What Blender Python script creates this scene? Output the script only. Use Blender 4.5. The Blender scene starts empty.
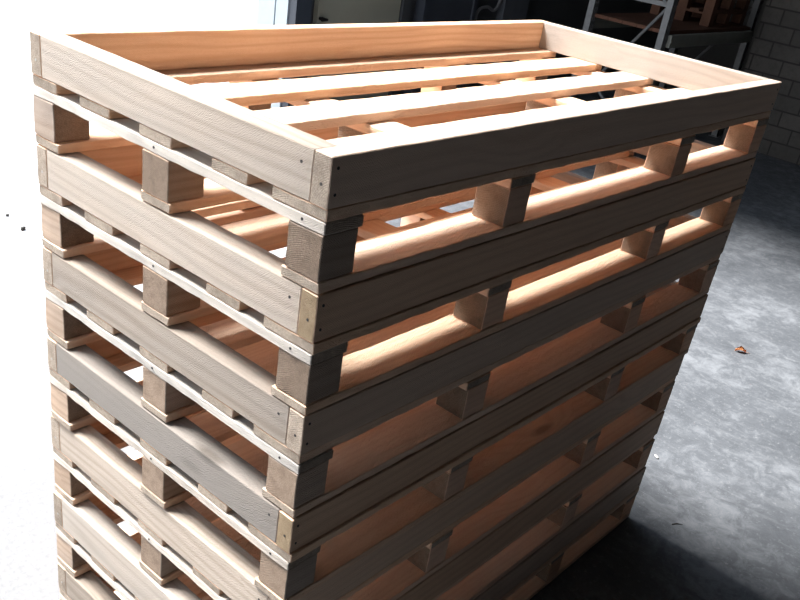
import bpy, bmesh, math, random
from mathutils import Vector, Matrix, noise

random.seed(7)
SC = bpy.context.scene
COL = SC.collection
H = 1.570            # height of the stack; world z = 0 is the floor, near corner of the stack is x = y = 0
L, W = 1.80, 0.824   # pallet footprint

# ------------------------------------------------------------------ helpers
def link(name, bm, mats, parent=None, loc=(0, 0, 0), rot=(0, 0, 0), smooth=False):
    me = bpy.data.meshes.new(name)
    bm.normal_update()
    bm.to_mesh(me); bm.free()
    for m in (mats if isinstance(mats, (list, tuple)) else [mats]):
        me.materials.append(m)
    if smooth:
        for p in me.polygons: p.use_smooth = True
    o = bpy.data.objects.new(name, me)
    COL.objects.link(o)
    o.location = loc; o.rotation_euler = rot
    if parent: o.parent = parent
    return o

def empty(name, loc, label, cat, group=None, rz=0.0):
    o = bpy.data.objects.new(name, None); COL.objects.link(o)
    o.location = loc; o.rotation_euler = (0, 0, rz)
    o.empty_display_size = 0.1
    return tag(o, label, cat, group)

def tag(o, label, cat, group=None, kind=None):
    o['label'] = label; o['category'] = cat
    if group: o['group'] = group
    if kind: o['kind'] = kind
    return o

def struct(o):
    o['kind'] = 'structure'; return o

def box(bm, x0, x1, y0, y1, z0, z1, mi=0):
    v = [bm.verts.new(p) for p in ((x0, y0, z0), (x1, y0, z0), (x1, y1, z0), (x0, y1, z0),
                                   (x0, y0, z1), (x1, y0, z1), (x1, y1, z1), (x0, y1, z1))]
    for f in ((0, 3, 2, 1), (4, 5, 6, 7), (0, 1, 5, 4), (1, 2, 6, 5), (2, 3, 7, 6), (3, 0, 4, 7)):
        bm.faces.new([v[i] for i in f]).material_index = mi

def plank_bm(lx, ly, lz, seed, warp=0.0012, rough=0.0007, bev=0.0016):
    """A sawn board centred on its own origin, its length along local x, with chipped arrises,
    a slight bow and rough ends (material slot 1 = end grain)."""
    bm = bmesh.new()
    nx = max(2, int(lx / 0.035)); ny = max(1, int(round(ly / 0.03))); nz = max(1, int(round(lz / 0.03)))
    def ring(x):
        pts = []
        for j in range(ny): pts.append((x, -ly/2 + ly*j/ny, -lz/2))
        for k in range(nz): pts.append((x, ly/2, -lz/2 + lz*k/nz))
        for j in range(ny): pts.append((x, ly/2 - ly*j/ny, lz/2))
        for k in range(nz): pts.append((x, -ly/2, lz/2 - lz*k/nz))
        return pts
    rings = [[bm.verts.new(p) for p in ring(-lx/2 + lx*i/nx)] for i in range(nx + 1)]
    n = len(rings[0])
    for i in range(nx):
        for j in range(n):
            bm.faces.new((rings[i][j], rings[i+1][j], rings[i+1][(j+1) % n], rings[i][(j+1) % n]))
    # end caps as grids
    for s, rg in ((-1, rings[0]), (1, rings[-1])):
        grid = {}
        def gv(j, k):
            if k == 0: return rg[j] if j < ny else rg[ny]
            if k == nz:
                return rg[(2*ny + nz - j) % n]
            if j == 0: return rg[(2*ny + 2*nz - k) % n]
            if j == ny: return rg[ny + k]
            if (j, k) not in grid:
                grid[(j, k)] = bm.verts.new((s*lx/2, -ly/2 + ly*j/ny, -lz/2 + lz*k/nz))
            return grid[(j, k)]
        for j in range(ny):
            for k in range(nz):
                f = [gv(j, k), gv(j+1, k), gv(j+1, k+1), gv(j, k+1)]
                if s < 0: f.reverse()
                bm.faces.new(f).material_index = 1
    bmesh.ops.recalc_face_normals(bm, faces=bm.faces)
    ed = [e for e in bm.edges if len(e.link_faces) == 2 and e.calc_face_angle(0) > 1.0]
    bmesh.ops.bevel(bm, geom=ed, offset=bev, segments=1, affect='EDGES', clamp_overlap=True)
    so = Vector((seed*13.7, seed*7.1, seed*3.3))
    for v in bm.verts:
        p = v.co.copy()
        cx = abs(abs(p.x) - lx/2) < 0.004; cy = abs(abs(p.y) - ly/2) < 0.003; cz = abs(abs(p.z) - lz/2) < 0.003
        q = p*9 + so
        v.co.y += warp*noise.noise(Vector((p.x*1.5, 0, 0)) + so)*.9
        v.co.z += warp*noise.noise(Vector((p.x*1.8, 9, 0)) + so)*.4
        if cy + cz + cx >= 2:
            a = noise.noise(p*38 + so); 
            k = rough*(1.0 + (1.8*max(0, a)*2.2 if not cx else 1.2))
            v.co.y -= math.copysign(k*abs(noise.noise(p*55 + so*2)), p.y)
            v.co.z -= math.copysign(k*abs(noise.noise(p*47 + so*3)), p.z)
        v.co += Vector((noise.noise(q*3), noise.noise(q*3 + Vector((5, 5, 5))), noise.noise(q*3 + Vector((9, 1, 4)))))*rough*0.55
    return bm

def cyl_bm(bm, p0, p1, r, n=12, r1=None, mi=0):
    p0 = Vector(p0); p1 = Vector(p1); d = (p1 - p0); r1 = r if r1 is None else r1
    q = d.to_track_quat('Z', 'Y')
    a = [bm.verts.new(p0 + q @ Vector((r*math.cos(2*math.pi*i/n), r*math.sin(2*math.pi*i/n), 0))) for i in range(n)]
    b = [bm.verts.new(p1 + q @ Vector((r1*math.cos(2*math.pi*i/n), r1*math.sin(2*math.pi*i/n), 0))) for i in range(n)]
    for i in range(n):
        bm.faces.new((a[i], a[(i+1) % n], b[(i+1) % n], b[i])).material_index = mi
    bm.faces.new(list(reversed(a))).material_index = mi; bm.faces.new(b).material_index = mi

# ------------------------------------------------------------------ node helpers
class N:
    def __init__(s, name):
        s.m = bpy.data.materials.new(name); s.m.use_nodes = True
        s.t = s.m.node_tree; s.t.nodes.clear()
        s.out = s.t.nodes.new('ShaderNodeOutputMaterial')
        s.b = s.t.nodes.new('ShaderNodeBsdfPrincipled')
        s.t.links.new(s.b.outputs[0], s.out.inputs[0])
    def n(s, typ, props=None, **ins):
        nd = s.t.nodes.new('ShaderNode' + typ)
        for k, v in (props or {}).items(): setattr(nd, k, v)
        for k, v in ins.items():
            key = int(k[1:]) if k[0] == 'i' and k[1:].isdigit() else k.replace('_', ' ')
            s.set(nd.inputs[key], v)
        return nd
    def set(s, sock, v):
        if isinstance(v, bpy.types.NodeSocket): s.t.links.new(v, sock)
        elif isinstance(v, bpy.types.Node): s.t.links.new(v.outputs[0], sock)
        else: sock.default_value = v
    def math(s, op, a, b=0.0, clamp=False):
        return s.n('Math', {'operation': op, 'use_clamp': clamp}, i0=a, i1=b).outputs[0]
    def noise(s, vec, scale, detail=4, rough=.55, dist=0.0):
        return s.n('TexNoise', None, Vector=vec, Scale=scale, Detail=detail, Roughness=rough, Distortion=dist).outputs[0]
    def ramp(s, fac, stops):
        r = s.n('ValToRGB', None, Fac=fac)
        el = r.color_ramp.elements
        while len(el) < len(stops): el.new(.5)
        for e, (p, c) in zip(el, stops):
            e.position = p; e.color = (*c, 1) if len(c) == 3 else c
        return r.outputs[0]
    def mix(s, f, a, b, mode='MIX'):
        nd = s.t.nodes.new('ShaderNodeMix'); nd.data_type = 'RGBA'; nd.blend_type = mode
        s.set(nd.inputs[0], f)
        for i, v in ((6, a), (7, b)):
            if isinstance(v, tuple) and len(v) == 3: v = (*v, 1)
            s.set(nd.inputs[i], v)
        return nd.outputs[2]
    def mapr(s, v, a, b, c=0.0, d=1.0):
        return s.n('MapRange', None, Value=v, i1=a, i2=b, i3=c, i4=d).outputs[0]
    def bump(s, h, strength, dist, nrm=None):
        nd = s.n('Bump', None, Strength=strength, Distance=dist, Height=h)
        if nrm is not None: s.set(nd.inputs['Normal'], nrm)
        return nd.outputs[0]
    def obj_vec(s, rnd=True, scale=(1, 1, 1)):
        tc = s.n('TexCoord').outputs['Object']
        if rnd:
            oi = s.n('ObjectInfo').outputs['Random']
            k = s.math('MULTIPLY', oi, 37.0)
            off = s.n('CombineXYZ', None, X=k, Y=s.math('MULTIPLY', oi, 3.1), Z=s.math('MULTIPLY', oi, 1.7)).outputs[0]
            tc = s.n('VectorMath', {'operation': 'ADD'}, i0=tc, i1=off).outputs[0]
        return s.n('Mapping', None, Vector=tc, Scale=scale).outputs[0]

def scalev(N_, v, sc):
    return N_.n('Mapping', None, Vector=v, Scale=sc).outputs[0]

def wood_side(name, base, dark, grey, greyness=0.25, saw=1.0, rag=0.0):
    m = N(name)
    v = m.obj_vec()
    rnd = m.n('ObjectInfo').outputs['Random']
    # knots: sparse cells in a lattice stretched a little along the grain
    kv = scalev(m, v, (2.6, 9.0, 9.0))
    vor = m.n('TexVoronoi', {'feature': 'F1'}, Vector=kv, Scale=1.0, Randomness=0.9)
    has = m.math('GREATER_THAN', m.n('SeparateColor', None, Color=vor.outputs['Color']).outputs[0], 0.80)
    kd = vor.outputs['Distance']
    near = m.math('MULTIPLY', m.mapr(kd, 0.0, 0.55, 1.0, 0.0), has)
    # growth lines along the board, bent round the knots
    sep = m.n('SeparateXYZ', None, Vector=v)
    low = m.noise(scalev(m, v, (0.9, 7, 7)), 1.0, 2, .5)
    ph = m.math('ADD', m.math('MULTIPLY', m.math('ADD', sep.outputs[1], m.math('MULTIPLY', sep.outputs[2], 0.8)), 330.0),
                m.math('ADD', m.math('MULTIPLY', low, 34.0), m.math('MULTIPLY', near, 22.0)))
    wav = m.mapr(m.math('SINE', ph), -1, 1, 0, 1)
    wav = m.math('POWER', wav, 2.2)
    fib = m.noise(scalev(m, v, (5, 190, 190)), 1.0, 5, .6)
    blot = m.noise(scalev(m, v, (2.2, 9, 9)), 1.0, 4, .6)
    c = m.mix(m.math('MULTIPLY', wav, 0.6), base, dark)
    c = m.mix(m.mapr(fib, .38, .66, 0, .38), c, dark)
    gf = m.math('MULTIPLY', m.mapr(m.math('ADD', blot, m.math('MULTIPLY', rnd, 0.5)), .55, 1.0), greyness)
    c = m.mix(gf, c, grey)
    c = m.mix(m.mapr(m.noise(scalev(m, v, (160, 420, 420)), 1.0, 3, .7), .5, .68, 0, .30), c, dark)
    knot = m.math('MULTIPLY', m.mapr(kd, 0.06, 0.16, 1.0, 0.0), has)
    c = m.mix(m.math('MULTIPLY', knot, .75), c, tuple(x*.45 for x in dark))
    # board-to-board tone
    hsv = m.n('HueSaturation', None, Color=c, Saturation=m.mapr(rnd, 0, 1, 1.08, .84),
              Value=m.mapr(m.math('FRACT', m.math('MULTIPLY', rnd, 7.31)), 0, 1, .86, 1.08))
    m.set(m.b.inputs['Base Color'], hsv.outputs[0])
    m.b.inputs['Roughness'].default_value = .78
    m.b.inputs['Specular IOR Level'].default_value = .25
    # sawn surface: diagonal saw tooth marks, torn fibre, fuzz
    sv = m.n('Mapping', None, Vector=v, Rotation=(0.55, 0.5, 0.85), Scale=(1, 1, 1)).outputs[0]
    saww = m.n('TexWave', {'wave_type': 'BANDS', 'bands_direction': 'X'}, Vector=sv, Scale=120.0, Distortion=7.0, Detail=3.0, Detail_Scale=1.4).outputs['Fac']
    torn = m.noise(scalev(m, v, (26, 460, 460)), 1.0, 4, .65, .4)
    big = m.noise(scalev(m, v, (14, 60, 60)), 1.0, 3, .6)
    grit = m.noise(scalev(m, v, (300, 420, 420)), 1.0, 3, .7)
    h = m.math('ADD', m.math('ADD', m.math('MULTIPLY', saww, .3*saw), m.math('MULTIPLY', grit, .55)), m.math('ADD', m.math('MULTIPLY', torn, .9), m.math('MULTIPLY', big, .35)))
    nrm = None
    if rag:   # torn ridges left by a coarse saw
        rv = m.n('Mapping', None, Vector=v, Rotation=(0, 0, .32), Scale=(38, 120, 60)).outputs[0]
        rg = m.mapr(m.noise(rv, 1.0, 4, .6, .8), .38, .66)
        nrm = m.bump(rg, rag, .0035)
    m.set(m.b.inputs['Normal'], m.bump(h, .62*saw, .0026, nrm))
    return m.m

def wood_end(name, base, dark):
    m = N(name)
    v = m.obj_vec()
    rnd = m.n('ObjectInfo').outputs['Random']
    off = m.n('CombineXYZ', None, X=0.0, Y=m.mapr(rnd, 0, 1, -.05, .05), Z=m.mapr(m.math('FRACT', m.math('MULTIPLY', rnd, 9.7)), 0, 1, .03, .11)).outputs[0]
    tc = m.n('VectorMath', {'operation': 'ADD'}, i0=m.n('TexCoord').outputs['Object'], i1=off).outputs[0]
    fl = m.n('Mapping', None, Vector=tc, Scale=(0, 1, 1)).outputs[0]
    ln = m.n('VectorMath', {'operation': 'LENGTH'}, i0=fl).outputs['Value']
    wob = m.noise(scalev(m, v, (30, 30, 30)), 1.0, 2)
    rings = m.mapr(m.math('SINE', m.math('ADD', m.math('MULTIPLY', ln, 1900.0), m.math('MULTIPLY', wob, 5.0))), -1, 1)
    sp = m.noise(scalev(m, v, (420, 420, 420)), 1.0, 3, .7)
    st = m.noise(scalev(m, v, (30, 40, 40)), 1.0, 3, .6)
    c = m.mix(m.math('MULTIPLY', rings, .45), base, dark)
    c = m.mix(m.mapr(sp, .42, .62, 0, .8), c, dark)
    c = m.mix(m.mapr(st, .45, .72, 0, .6), c, tuple(x*.75 for x in dark))
    hsv = m.n('HueSaturation', None, Color=c, Value=m.mapr(m.math('FRACT', m.math('MULTIPLY', rnd, 5.77)), 0, 1, .8, 1.08))
    m.set(m.b.inputs['Base Color'], hsv.outputs[0])
    m.b.inputs['Roughness'].default_value = .88
    m.b.inputs['Specular IOR Level'].default_value = .15
    h = m.math('ADD', m.math('MULTIPLY', sp, 1.0), m.math('MULTIPLY', rings, .25))
    m.set(m.b.inputs['Normal'], m.bump(h, 1.0, .004))
    return m.m

WOOD = wood_side('pine_sawn', (.58, .50, .43), (.40, .325, .265), (.43, .40, .37), .8, 1.5)
WOOD_BOUNCE = wood_side('pine_sawn_bounce', (.83, .60, .435), (.66, .42, .275), (.60, .44, .32), .3, .9)  # for the back rim, orange bounce light put into its colour
WOOD_ROUGH = wood_side('pine_sawn_coarse', (.92, .66, .47), (.78, .50, .33), (.70, .54, .42), .3, 1.1, .6)
WOOD_FRONT = wood_side('pine_sawn_tan', (.76, .54, .39), (.60, .40, .275), (.58, .47, .38), .4, .9)
WOOD_PALE = wood_side('pine_sawn_pale', (.72, .65, .58), (.48, .42, .365), (.56, .53, .49), .7, 1.5)
WOOD_OLD = wood_side('pine_weathered', (.36, .305, .255), (.225, .182, .150), (.28, .25, .225), .8, 1.3)
BLOCKW = wood_side('pine_block', (.88, .57, .39), (.70, .41, .26), (.56, .42, .33), .3, .9)
BLOCKL = wood_side('pine_block_greyed', (.54, .40, .30), (.36, .25, .18), (.36, .30, .26), .6, 1.4)
END = wood_end('pine_end_grain', (.62, .52, .43), (.33, .265, .21))
BLOCKE = wood_end('block_end_grain', (.43, .33, .255), (.26, .185, .135))
END_WARM = wood_end('pine_end_grain_warm', (.56, .44, .30), (.36, .25, .15))

def plain(name, col, rough=.6, metal=0.0, spec=.4, nscale=20, namt=.2, bump=0.0, dark=None):
    m = N(name)
    v = m.n('TexCoord').outputs['Object']
    n = m.noise(v, nscale, 5, .6)
    c = m.mix(m.mapr(n, .35, .7, 0, namt), col, dark or tuple(x*.4 for x in col))
    m.set(m.b.inputs['Base Color'], c)
    m.b.inputs['Roughness'].default_value = rough
    m.b.inputs['Metallic'].default_value = metal
    m.b.inputs['Specular IOR Level'].default_value = spec
    if bump: m.set(m.b.inputs['Normal'], m.bump(n, bump, .004))
    return m.m

NAIL = plain('nail_steel', (.055, .05, .05), .45, .8)
NAIL_HOLE = plain('nail_bright', (.5, .48, .45), .4, .8)

# ------------------------------------------------------------------ pallets
TOPS = [H, H-.2191, H-.4421, H-.6615, H-.8798, H-1.1075, H-1.3421]
BOTS = TOPS[1:] + [0.0]
TB, BLK, TS, TD = .0205, .077, .0205, .0205      # bottom board, block, stringer board, deck board
BASE = TB + BLK + TS + TD                       # 0.1385
RIMH = .080
SX = [(0, .079), (.493, .568), (1.222, 1.296), (1.722, 1.80)]   # block rows along the length
SY = [(0, .078), (.379, .457), (.748, .824)]
DECKY = [(0, .122), (.178, .270), (.376, .470), (.560, .658), (.735, .824)]
BOTY = [(0, .087), (.374, .462), (.738, .824)]
STX = [(0, .087), (.489, .573), (1.217, 1.300), (1.715, 1.80)]

def disc_bm(r=.0026):
    bm = bmesh.new(); cyl_bm(bm, (0, 0, -.0004), (0, 0, .0006), r, 10); return bm

nail_proto = None
def nail(parent, ploc, prot, face, mat=NAIL, r=.0032):
    """nail head on a board; face = world-aligned direction in pallet space"""
    global nail_proto
    if nail_proto is None:
        o = link('nail', disc_bm(), NAIL); nail_proto = o
    else:
        o = nail_proto.copy(); COL.objects.link(o)
        if mat is not NAIL:
            o.data = nail_proto.data.copy(); o.data.materials[0] = mat
    M = Matrix.Translation(Vector(ploc)) @ Vector(face).to_track_quat('Z', 'Y').to_matrix().to_4x4()
    P = Matrix.Translation(parent.location) @ parent.rotation_euler.to_matrix().to_4x4()
    o.parent = parent
    o.matrix_parent_inverse = Matrix.Identity(4)
    o.matrix_local = P.inverted() @ M
    return o

def part(name, x0, x1, y0, y1, z0, z1, root, mats, seed, along):
    rg = .0007 if name == 'rim_board' else .0012
    cx, cy, cz = (x0+x1)/2, (y0+y1)/2, (z0+z1)/2
    if along == 'x':
        bm = plank_bm(x1-x0, y1-y0, z1-z0, seed, rough=rg); rot = (0, 0, 0)
    elif along == 'y':
        bm = plank_bm(y1-y0, x1-x0, z1-z0, seed, rough=rg); rot = (0, 0, math.pi/2)
    return link(name, bm, mats, root, (cx, cy, cz), rot)

def make_pallet():
    root = empty('wooden_pallet', (0, 0, 0), '', 'pallet', 'pallets in the stack')
    s = 1
    zb = TB; zk = TB + BLK; zs = zk + TS; zd = zs + TD; zt = zd + RIMH
    for y0, y1 in BOTY:
        part('bottom_board', 0.001, L-.001, y0, y1, .0014, zb, root, [WOOD_ROUGH, END], s, 'x'); s += 1
    for x0, x1 in SX:
        for y0, y1 in SY:
            o = part('block', x0, x1, y0+.001, y1, zb, zk, root, [BLOCKL if x0 == 0 else BLOCKW, BLOCKE], s, 'x' if (s % 3) else 'y'); s += 1
    for x0, x1 in STX:
        o = part('stringer_board', x0, x1, 0.0005, W, zk, zs, root, [WOOD_PALE if x0 == 0 else WOOD_ROUGH, END], s, 'y'); s += 1
        if x0 == 0:
            for yy in (.052, .43):
                nail(o, (-.0002, yy + random.uniform(-.01, .01), zk + TS*.55), None, (-1, 0, 0))
    for y0, y1 in DECKY:
        part('deck_board', 0.0015, L-.0015, y0, y1, zs, zd, root, [WOOD_ROUGH, END], s, 'x'); s += 1
    g = .0006
    for y0, y1 in ((0, .038), (W-.038, W)):
        o = part('rim_board', 0, L, y0, y1, zd+g, zt, root, [WOOD_FRONT if y0 == 0 else WOOD_BOUNCE, END], s, 'x'); s += 1
        if y0 == 0:
            for x, z in ((.014, zd+.062), (.013, zd+.022), (L-.02, zd+.06), (L-.02, zd+.02)):
                nail(o, (x, -.0002, z), None, (0, -1, 0))
            nail(o, (-.0002, .017, zd+.035), None, (-1, 0, 0), NAIL)
        else:
            nail(o, (-.0002, W-.02, zd+.03), None, (-1, 0, 0), NAIL_HOLE)
    for x0, x1 in ((.0006, .052), (L-.040, L-.0006)):
        o = part('rim_board', x0, x1, .0385, W-.0385, zd+g, zt, root, [WOOD, END], s, 'y'); s += 1
        if x0 < .1:
            nail(o, (x0-.0002, .062, zd+.055), None, (-1, 0, 0))
    return root

def copy_tree(o, parent=None):
    c = o.copy(); COL.objects.link(c); c.parent = parent
    for ch in list(o.children): copy_tree(ch, c)
    return c

pallet_labels = [
    'topmost pine pallet of the stack, its empty raised rim open to the sun',
    'pine pallet directly beneath the topmost one, second from the top of the stack',
    'third pallet from the top of the stack, with a grey-brown left rim board',
    'fourth pallet of the stack, the middle one, with a weathered grey left rim board',
    'pine pallet fifth from the top of the stack, below the weathered grey board',
    'pine pallet second from the bottom of the stack, with a pale left rim board',
    'bottommost pine pallet of the stack, standing on the floor',
]
proto = make_pallet()
pallets = [proto] + [copy_tree(proto) for _ in range(6)]
OFF = [(0, 0), (.0008, -.0018), (.0016, -.0016), (0, -.004), (.004, .005), (-.001, .003), (-.002, -.001)]
for i, r in enumerate(pallets):
    r['label'] = pallet_labels[i]
    r.location = (OFF[i][0], OFF[i][1], BOTS[i])
    hz = TOPS[i] - BOTS[i]
    rim = hz - BASE
    rnd = random.Random(100+i)
    for ch in r.children:
        nm = ch.name.split('.')[0]
        if nm == 'rim_board':
            k = (rim-.0006)/(RIMH-.0006)
            ch.location.z = BASE + .0002 + (rim-.0006)/2
            ch.scale = (1, 1, k)
        elif nm in ('deck_board', 'stringer_board'):
            if i:
                inner = not (ch.location.y < .06 or ch.location.y > .76) if nm == 'deck_board' else (.2 < ch.location.x < 1.6)
                d = rnd.uniform(-.006, .006) if inner else 0
                if nm == 'deck_board': ch.location.y += d
                else: ch.location.x += d
        elif nm == 'block' and i:
            ch.location.x += rnd.uniform(0, .003) if ch.location.x < 1.6 else rnd.uniform(-.003, 0)
            if .2 < ch.location.x < 1.6: ch.location.x += rnd.uniform(-.006, .006)

def restyle(i, nm, test, mats):
    for ch in pallets[i].children:
        if ch.name.split('.')[0] == nm and test(ch.location):
            me = ch.data.copy(); ch.data = me
            for k, m in enumerate(mats): me.materials[k] = m
            return ch
leftrim = lambda p: p.x < .05
for i in (2, 3, 6): restyle(i, 'rim_board', leftrim, [WOOD_OLD, END])
pallets[3] and None
c = restyle(3, 'rim_board', lambda p: p.y < .05, [WOOD_FRONT, END_WARM])
c = restyle(1, 'rim_board', lambda p: p.y < .05, [WOOD_FRONT, END_WARM])

# ------------------------------------------------------------------ floor materials
def floor_dark():
    m = N('sealed_concrete_floor')
    v = m.n('TexCoord').outputs['Object']
    a = m.noise(v, 1.6, 8, .7); b = m.noise(v, 11, 9, .75, .6); f = m.noise(v, 48, 6, .75)
    e = m.noise(m.n('Mapping', None, Vector=v, Rotation=(0, 0, .5), Scale=(14, 3, 1)).outputs[0], 1, 6, .65, 1.2)
    c = m.ramp(m.math('ADD', m.math('MULTIPLY', a, .55), m.math('MULTIPLY', b, .45)),
               [(.38, (.054, .059, .067)), (.5, (.080, .086, .096)), (.60, (.150, .159, .173))])
    c = m.mix(m.mapr(e, .55, .70, 0, .6), c, (.145, .152, .163))
    c = m.mix(m.mapr(f, .56, .68, 0, .8), c, (.19, .198, .208))
    c = m.mix(m.mapr(f, .3, .38, .55, 0), c, (.03, .034, .04))
    m.set(m.b.inputs['Base Color'], c)
    m.set(m.b.inputs['Roughness'], m.mapr(b, .3, .7, .62, .42))
    m.b.inputs['Specular IOR Level'].default_value = .35
    h = m.math('ADD', m.math('MULTIPLY', b, 1.0), m.math('MULTIPLY', f, .5))
    m.set(m.b.inputs['Normal'], m.bump(h, .35, .006))
    return m.m

def paving():
    m = N('pale_concrete_paving')
    v = m.n('TexCoord').outputs['Object']
    br = m.n('TexBrick', {'offset': .5}, Vector=m.n('Mapping', None, Vector=v, Rotation=(0, 0, .95)).outputs[0],
             Color1=(.42, .425, .44, 1), Color2=(.39, .395, .41, 1), Mortar=(.17, .17, .175, 1), Scale=1.0,
             Mortar_Size=.006, Mortar_Smooth=.4, Brick_Width=.32, Row_Height=.22)
    f = m.noise(v, 60, 5, .7); g = m.noise(v, 6, 4, .6)
    y = m.n('SeparateXYZ', None, Vector=v).outputs[1]
    # plain darker grey near the stack, fading into paler block paving farther out
    near_grey = m.mapr(m.math('ADD', y, m.math('MULTIPLY', g, .5)), 1.7, 3.3, 1, 0)
    c = m.mix(near_grey, br.outputs[0], (.145, .148, .154))
    c = m.mix(m.mapr(f, .5, .7, 0, .38), c, (.085, .087, .092))
    m.set(m.b.inputs['Base Color'], c)
    m.b.inputs['Roughness'].default_value = .8
    m.set(m.b.inputs['Normal'], m.bump(m.math('ADD', f, m.math('MULTIPLY', m.math('MULTIPLY', br.outputs[1], -.6), m.math('SUBTRACT', 1.0, near_grey))), .5, .004))
    return m.m

FD, PV = floor_dark(), paving()
# threshold line between indoor floor and outdoor paving runs diagonally under the stack
def thr(x): return 1.334*x - .80
bm = bmesh.new()
A = (4.40, 4.94); B = (-3.9, .15); K1 = (2.4, 2.4); K2 = (1.76, .86); K3 = (-.1, .62)
def slab_poly(pts, z0, z1):
    bm = bmesh.new()
    lo = [bm.verts.new((x, y, z0)) for x, y in pts]; hi = [bm.verts.new((x, y, z1)) for x, y in pts]
    n = len(pts)
    bm.faces.new(hi); bm.faces.new(list(reversed(lo)))
    for i in range(n): bm.faces.new((lo[i], lo[(i+1) % n], hi[(i+1) % n], hi[i]))
    bmesh.ops.recalc_face_normals(bm, faces=bm.faces)
    return bm
fl = link('floor', slab_poly([(-3.9, -6.0), (8.6, -6.0), (8.6, 2.3), (12.1, 2.3), (12.1, 4.94), A, K1, K2, K3, B], -.2, 0), FD); struct(fl)
gr = link('ground_paving', slab_poly([B, K3, K2, K1, A, (12.1, 4.94), (30, 4.94), (30, 40), (-20, 40), (-20, -6), (-3.9, -6.0)], -.2, -.0005), PV); struct(gr)

# ------------------------------------------------------------------ hall shell, with unseen roof and walls added to block light
def blockwork():
    m = N('whitewashed_blockwork')
    tc = m.n('TexCoord').outputs['Object']
    sp = m.n('SeparateXYZ', None, Vector=tc)
    uv = m.n('CombineXYZ', None, X=sp.outputs[1], Y=sp.outputs[2], Z=0.0).outputs[0]
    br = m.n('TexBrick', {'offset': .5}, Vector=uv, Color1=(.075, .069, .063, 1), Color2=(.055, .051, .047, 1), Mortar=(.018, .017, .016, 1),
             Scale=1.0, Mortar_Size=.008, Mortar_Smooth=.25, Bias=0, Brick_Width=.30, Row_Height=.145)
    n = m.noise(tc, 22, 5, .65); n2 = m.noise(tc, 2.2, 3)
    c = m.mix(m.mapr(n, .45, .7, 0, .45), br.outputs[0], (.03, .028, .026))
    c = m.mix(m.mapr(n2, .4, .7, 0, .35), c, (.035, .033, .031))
    m.set(m.b.inputs['Base Color'], c); m.b.inputs['Roughness'].default_value = .85
    h = m.math('ADD', m.math('MULTIPLY', br.outputs[1], -1.6), m.math('MULTIPLY', n, .6))
    m.set(m.b.inputs['Normal'], m.bump(h, .8, .012))
    return m.m
BR = blockwork()
GW = plain('dark_grey_painted_wall', (.062, .066, .072), .6, nscale=3, namt=.35)
DK = plain('dark_hall_lining', (.05, .048, .046), .8, nscale=2, namt=.3)
RF = plain('shade_roof_dark', (.06, .06, .06), .7, nscale=2, namt=.3)  # dark finish of the unseen roof added for shade

def bx(name, x0, x1, y0, y1, z0, z1, m, parent=None, mi=0):
    bm = bmesh.new(); box(bm, x0, x1, y0, y1, z0, z1); return link(name, bm, m, parent)

RZ = 4.0
struct(bx('wall_right', 8.30, 8.55, -6.0, 2.44, 0, RZ, BR))
struct(bx('wall_far_right', 12.0, 12.2, 2.36, 4.90, 0, RZ, DK))
struct(bx('wall_recess', 8.55, 12.0, 2.16, 2.36, 0, RZ, DK))
struct(bx('shade_wall_left', -4.1, -3.9, -6.0, .20, 0, RZ, DK))  # unseen, added to keep sky light off the front faces
struct(bx('wall_back', 4.62, 12.0, 4.90, 5.10, 0, RZ, GW))
struct(bx('shade_wall_front', -3.9, 8.55, -6.2, -6.0, 0, RZ, DK))  # unseen, added behind the camera to keep the front faces dark
struct(bx('shade_roof', -3.9, 8.55, -6.2, 1.45, RZ, RZ+.15, RF))  # unseen roof added to darken the camera side, edge set to clear the sun
struct(bx('shade_roof_bay', 4.45, 12.2, 1.45, 5.1, RZ, RZ+.15, RF))  # unseen roof added so that its edge shades the floor at right

# door jamb post
JW = plain('pale_blue_painted_steel', (.34, .39, .42), .45, nscale=8, namt=.12)
JD = plain('dark_post_shade', (.035, .042, .055), .5, nscale=8, namt=.2)
bm = bmesh.new()
box(bm, 4.40, 4.56, 4.805, 4.945, 0, RZ)
box(bm, 4.40, 4.56, 4.962, 5.17, 0, RZ)
box(bm, 4.425, 4.55, 4.94, 4.97, 0, RZ)
jp = link('gate_post', bm, JW); tag(jp, 'pale blue steel gate post at the edge of the bright opening', 'gate post')
bm = bmesh.new(); box(bm, 4.41, 4.58, 4.715, 4.80, 0, 3.6)  # dark box for the gate post's shaded side, shade put into its colour
gc = link('post_shade_strip', bm, JD); tag(gc, 'dark strip standing for the shaded side of the pale gate post', 'shade_strip')

# beige panel door in the back wall
BG = plain('olive_beige_paint', (.34, .33, .265), .5, nscale=3, namt=.12)
dr = bpy.data.objects.new('door_1', None); COL.objects.link(dr); dr.location = (5.3, 4.89, 0); struct(dr)
bm = bmesh.new(); box(bm, -.52, .54, -.05, 0.0, .02, 2.6)
link('door_panel', bm, BG, dr)
bm = bmesh.new(); box(bm, .56, .66, -.07, .0, 0, 2.7); box(bm, -.54, .66, -.07, 0, 2.62, 2.72)
link('door_frame', bm, GW, dr)
bm = bmesh.new(); cyl_bm(bm, (-.49, -.05, .74), (-.49, -.09, .74), .014); cyl_bm(bm, (-.50, -.09, .74), (-.44, -.095, .735), .02, 12, .010)
link('door_handle', bm, NAIL, dr)

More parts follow.
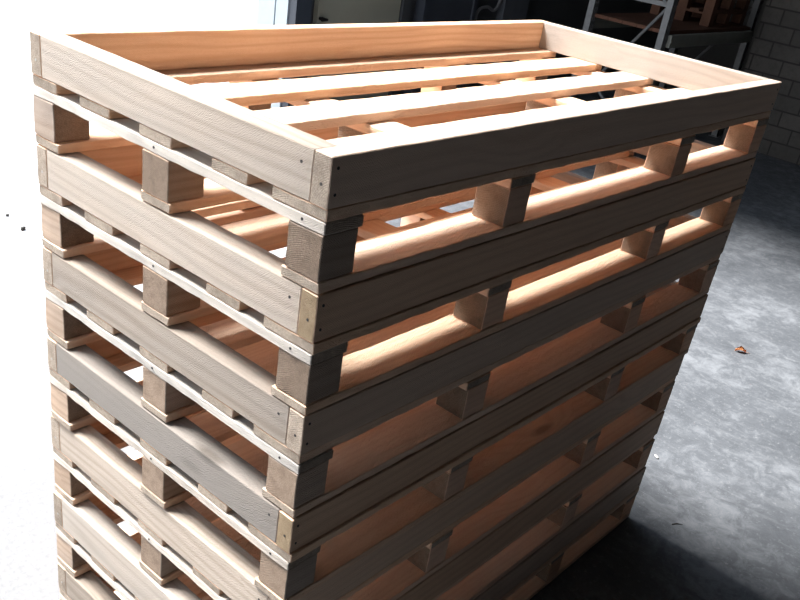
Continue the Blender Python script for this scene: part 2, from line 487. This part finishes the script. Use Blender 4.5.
# lighter pilaster strips + conduit on the back wall
GL = plain('mid_grey_blue_metal', (.105, .115, .135), .45, nscale=6, namt=.2)
bm = bmesh.new(); box(bm, 6.12, 6.95, 4.80, 4.895, 0, 3.4); box(bm, 6.12, 6.17, 4.78, 4.80, 0, 3.4); box(bm, 6.90, 6.95, 4.78, 4.80, 0, 3.4)
o = link('cabinet_door', bm, plain('blue_black_metal', (.055, .062, .078), .4, nscale=6, namt=.2))
tag(o, 'tall blue-black metal panel on the back wall, left of the curved pipe', 'panel')
cu = bpy.data.curves.new('wall_pipe', 'CURVE'); cu.dimensions = '3D'; cu.bevel_depth = .016; cu.bevel_resolution = 3; cu.use_fill_caps = True
def spl(pts):
    s = cu.splines.new('BEZIER'); s.bezier_points.add(len(pts)-1)
    for b, p in zip(s.bezier_points, pts):
        b.co = p; b.handle_left_type = b.handle_right_type = 'AUTO'
spl([(7.12, 4.86, .3), (7.10, 4.86, .60), (7.08, 4.85, .78), (7.20, 4.84, .83), (7.36, 4.84, .80), (7.44, 4.85, .90), (7.42, 4.86, 1.2), (7.42, 4.86, 2.2)])
tmp = bpy.data.objects.new('wall_pipe_curve', cu); COL.objects.link(tmp)
bpy.context.view_layer.update()
me = bpy.data.meshes.new_from_object(tmp.evaluated_get(bpy.context.evaluated_depsgraph_get()))
bpy.data.objects.remove(tmp); me.name = 'wall_pipe'
me.materials.clear(); me.materials.append(plain('grey_plastic_pipe', (.2, .2, .21), .5))
for p in me.polygons: p.use_smooth = True
o = bpy.data.objects.new('wall_pipe', me); COL.objects.link(o)
tag(o, 'thin grey pipe bending along the dark back wall', 'pipe')
bm = bmesh.new(); box(bm, 7.50, 7.95, 4.82, 4.90, 0, 3.2)
o = link('wall_panel', bm, GL); tag(o, 'mid-grey upright wall panel right of the curved pipe', 'panel')

# ------------------------------------------------------------------ storage rack
RG = plain('galvanised_steel', (.13, .135, .14), .5, .2, nscale=30, namt=.35)
RGB_ = plain('grey_green_beam_paint', (.22, .23, .205), .55, nscale=12, namt=.25)
RBW = plain('brown_shelf_board', (.085, .034, .018), .8, nscale=12, namt=.4)
rack = empty('storage_rack', (6.5, 2.55, 0), 'grey perforated steel storage rack beside the brick wall', 'rack')
RD = .74
def post(x, y):
    bm = bmesh.new(); w, d = .075, .06
    # C-shaped upright: front web with real slots, two flanges
    slots = []
    z = 0.0; zt = 2.35; p = .075
    box(bm, -w/2, -w/2+.016, -d/2, -d/2+.004, 0, zt)
    box(bm, w/2-.016, w/2, -d/2, -d/2+.004, 0, zt)
    box(bm, -.010, .010, -d/2, -d/2+.004, 0, zt)
    while z < zt-.02:
        box(bm, -w/2+.016, w/2-.016, -d/2+.0002, -d/2+.0038, z, z+.035); z += p
    box(bm, -w/2, -w/2+.004, -d/2, d/2, 0, zt); box(bm, w/2-.004, w/2, -d/2, d/2, 0, zt)
    o = link('upright', bm, RG, rack, (x, y, .006))
    bm = bmesh.new(); box(bm, -.06, .06, -.05, .05, -.006, 0)
    link('foot_plate', bm, RG, o)
    return o
for x in (.09, 1.98):
    for y in (.03, RD): post(x, y)
    for k, (z0, z1) in enumerate(((.15, .62), (.62, 1.27), (1.27, 1.85))):
        bm = bmesh.new()
        a, b = ((0.07, z0), (RD-.05, z1)) if k % 2 == 0 else ((RD-.05, z0), (.07, z1))
        if k == 1: a, b = (.56, .55), (.06, 1.25)
        cyl_bm(bm, (x, a[0], a[1]), (x, b[0], b[1]), .014, 8)
        link('diagonal_brace', bm, RG, rack)
    for z in (.15, 1.275, 1.95):
        bm = bmesh.new(); box(bm, x-.012, x+.012, .03, RD, z-.018, z+.018); link('cross_brace', bm, RG, rack)
for z in (.95, 2.05):
    for y in (-.012, RD+.012):
        bm = bmesh.new(); box(bm, .13, 1.94, y-.02, y+.02, z, z+.10); box(bm, .13, 1.94, y-.026, y-.02, z+.04, z+.055)
        link('beam', bm, RGB_, rack)
    bm = bmesh.new()
    for j in range(5):
        box(bm, .10, 1.97, .012+j*.142, .012+j*.142+.138, z+.102, z+.13)
    link('shelf_board', bm, RBW, rack)

# small pallets stacked on the rack shelf
OW = plain('orange_brown_pallet_wood', (.12, .055, .032), .8, nscale=25, namt=.4)
def small_pallet(z, label):
    r = empty('small_pallet', (7.60, 2.64, z), label, 'pallet', 'small pallets on the rack')
    l, w = .82, .60
    for j in range(3):
        bm = bmesh.new(); box(bm, 0, l, j*.255, j*.255+.09, 0, .018); link('bottom_board', bm, OW, r)
        for k in range(3):
            bm = bmesh.new(); box(bm, k*.3625, k*.3625+.095, j*.255, j*.255+.09, .018, .093); link('block', bm, OW, r)
    for k in range(3):
        bm = bmesh.new(); box(bm, k*.3625, k*.3625+.095, 0, w, .093, .111); link('stringer_board', bm, OW, r)
    for j in range(5):
        bm = bmesh.new(); box(bm, 0, l, j*.1275, j*.1275+.09, .111, .129); link('deck_board', bm, OW, r)
    return r
small_pallet(1.081, 'orange-brown wooden pallet lying directly on the rack shelf')
small_pallet(1.211, 'orange-brown wooden pallet lying on top of another pallet on the rack shelf')

# ------------------------------------------------------------------ litter on the floor
def pebble(loc, r, seed, mat, name, label, cat, sq=(1, .8, .6), rz=0):
    bm = bmesh.new(); bmesh.ops.create_icosphere(bm, subdivisions=3, radius=r)
    for v in bm.verts:
        k = 1 + .35*noise.noise(v.co*(1.2/r) + Vector((seed, 0, 0)))
        v.co = Vector((v.co.x*k*sq[0], v.co.y*k*sq[1], v.co.z*k*sq[2]))
    zmin = min(v.co.z for v in bm.verts)
    o = link(name, bm, mat, None, (loc[0], loc[1], -zmin - .0005), (0, 0, rz), True)
    return tag(o, label, cat)
PB = plain('dark_stone', (.035, .033, .03), .8)
pebble((1.325, 3.60), .011, 1, PB, 'pebble', 'small dark pebble on the pale paving, the farther of the two', 'pebble')
pebble((1.30, 3.39), .015, 2, PB, 'pebble', 'slightly larger dark pebble on the pale paving, the nearer of the two', 'pebble', (1.3, .7, .6), .5)
pebble((2.26, .122), .008, 3, plain('pale_chip', (.62, .6, .56), .7), 'wood_chip', 'tiny pale wood chip on the grey floor right of the stack', 'wood chip', (1.8, .6, .5), 1.0)

bm = bmesh.new()                       # a curled dry leaf with a midrib, lobed outline and stalk
pts = []
for i in range(13):
    t = i/12; w = .017*math.sin(math.pi*min(1, t*1.02))**.7*(1 + .18*math.sin(t*19))
    x = -.03 + .06*t; zc = .006 + .010*math.sin(math.pi*t)
    row = [bm.verts.new((x, s*w, zc + abs(s)*.012*(1 + .4*math.sin(t*7 + s)) - .004)) for s in (-1, -.5, 0, .5, 1)]
    pts.append(row)
for a, b in zip(pts, pts[1:]):
    for j in range(4): bm.faces.new((a[j], b[j], b[j+1], a[j+1]))
bmesh.ops.solidify(bm, geom=bm.faces[:], thickness=.0008)
cyl_bm(bm, (-.03, 0, .006), (-.052, .006, .002), .0011, 6)
zm = min(v.co.z for v in bm.verts)
for v in bm.verts: v.co.z -= zm
o = link('fallen_leaf', bm, plain('dry_leaf', (.42, .17, .06), .7, nscale=60, namt=.5), None, (3.591, .302, 0), (0, 0, 2.3), True)
tag(o, 'curled orange-brown dry leaf lying on the grey concrete floor', 'leaf')
bm = bmesh.new(); cyl_bm(bm, (0, 0, .0022), (.022, .006, .0025), .002, 7, .0016); cyl_bm(bm, (.022, .006, .0025), (.042, .001, .0016), .0016, 7, .0009)
o = link('twig', bm, PB, None, (1.89, -.13, 0), (0, 0, -.75)); tag(o, 'short dark twig on the grey floor near the stack foot', 'twig')

# ------------------------------------------------------------------ light
w = bpy.data.worlds.new('World'); SC.world = w; w.use_nodes = True
nt = w.node_tree; bg = nt.nodes['Background']
# hazy bright sky: whiter and brighter towards the horizon
tc = nt.nodes.new('ShaderNodeTexCoord'); sx = nt.nodes.new('ShaderNodeSeparateXYZ'); rp = nt.nodes.new('ShaderNodeValToRGB')
nt.links.new(tc.outputs['Generated'], sx.inputs[0]); nt.links.new(sx.outputs[2], rp.inputs[0]); nt.links.new(rp.outputs[0], bg.inputs[0])
rp.color_ramp.elements[0].position = 0.0; rp.color_ramp.elements[0].color = (1.0, 1.0, 1.0, 1)
rp.color_ramp.elements[1].position = .75; rp.color_ramp.elements[1].color = (.50, .60, .74, 1)
bg.inputs[1].default_value = 1.75
sd = bpy.data.lights.new('sun', 'SUN'); sd.energy = 14; sd.angle = math.radians(22); sd.color = (1, .98, .95)
so = bpy.data.objects.new('sun', sd); COL.objects.link(so)
el = math.radians(57.5); hx, hy = .30, -1.0
n_ = math.hypot(hx, hy); d = Vector((hx/n_*math.cos(el), hy/n_*math.cos(el), -math.sin(el)))
so.rotation_euler = d.to_track_quat('-Z', 'Y').to_euler(); so.location = (2, 4, 8)

# ------------------------------------------------------------------ camera
cd = bpy.data.cameras.new('camera'); co = bpy.data.objects.new('camera', cd); COL.objects.link(co)
R = Vector((0.661537, -0.736404, 0.141696)); U = Vector((0.287315, 0.423422, 0.859165)); F = Vector((0.69269, 0.527658, -0.491689))
co.matrix_world = Matrix(((R.x, U.x, -F.x, -.91177), (R.y, U.y, -F.y, -.8543), (R.z, U.z, -F.z, H + .36578), (0, 0, 0, 1)))
cd.sensor_width = 36; cd.sensor_fit = 'HORIZONTAL'; cd.lens = 889.73*36/800
cd.shift_x = (400 - 387.74)/800; cd.shift_y = (374.83 - 300)/800
cd.clip_start = .02; cd.clip_end = 200
SC.camera = co
SC.cycles.max_bounces = 16; SC.cycles.diffuse_bounces = 10
vs = SC.view_settings
vs.view_transform = 'Standard'; vs.look = 'None'; vs.exposure = 0.38; vs.gamma = 1; vs.use_curve_mapping = False
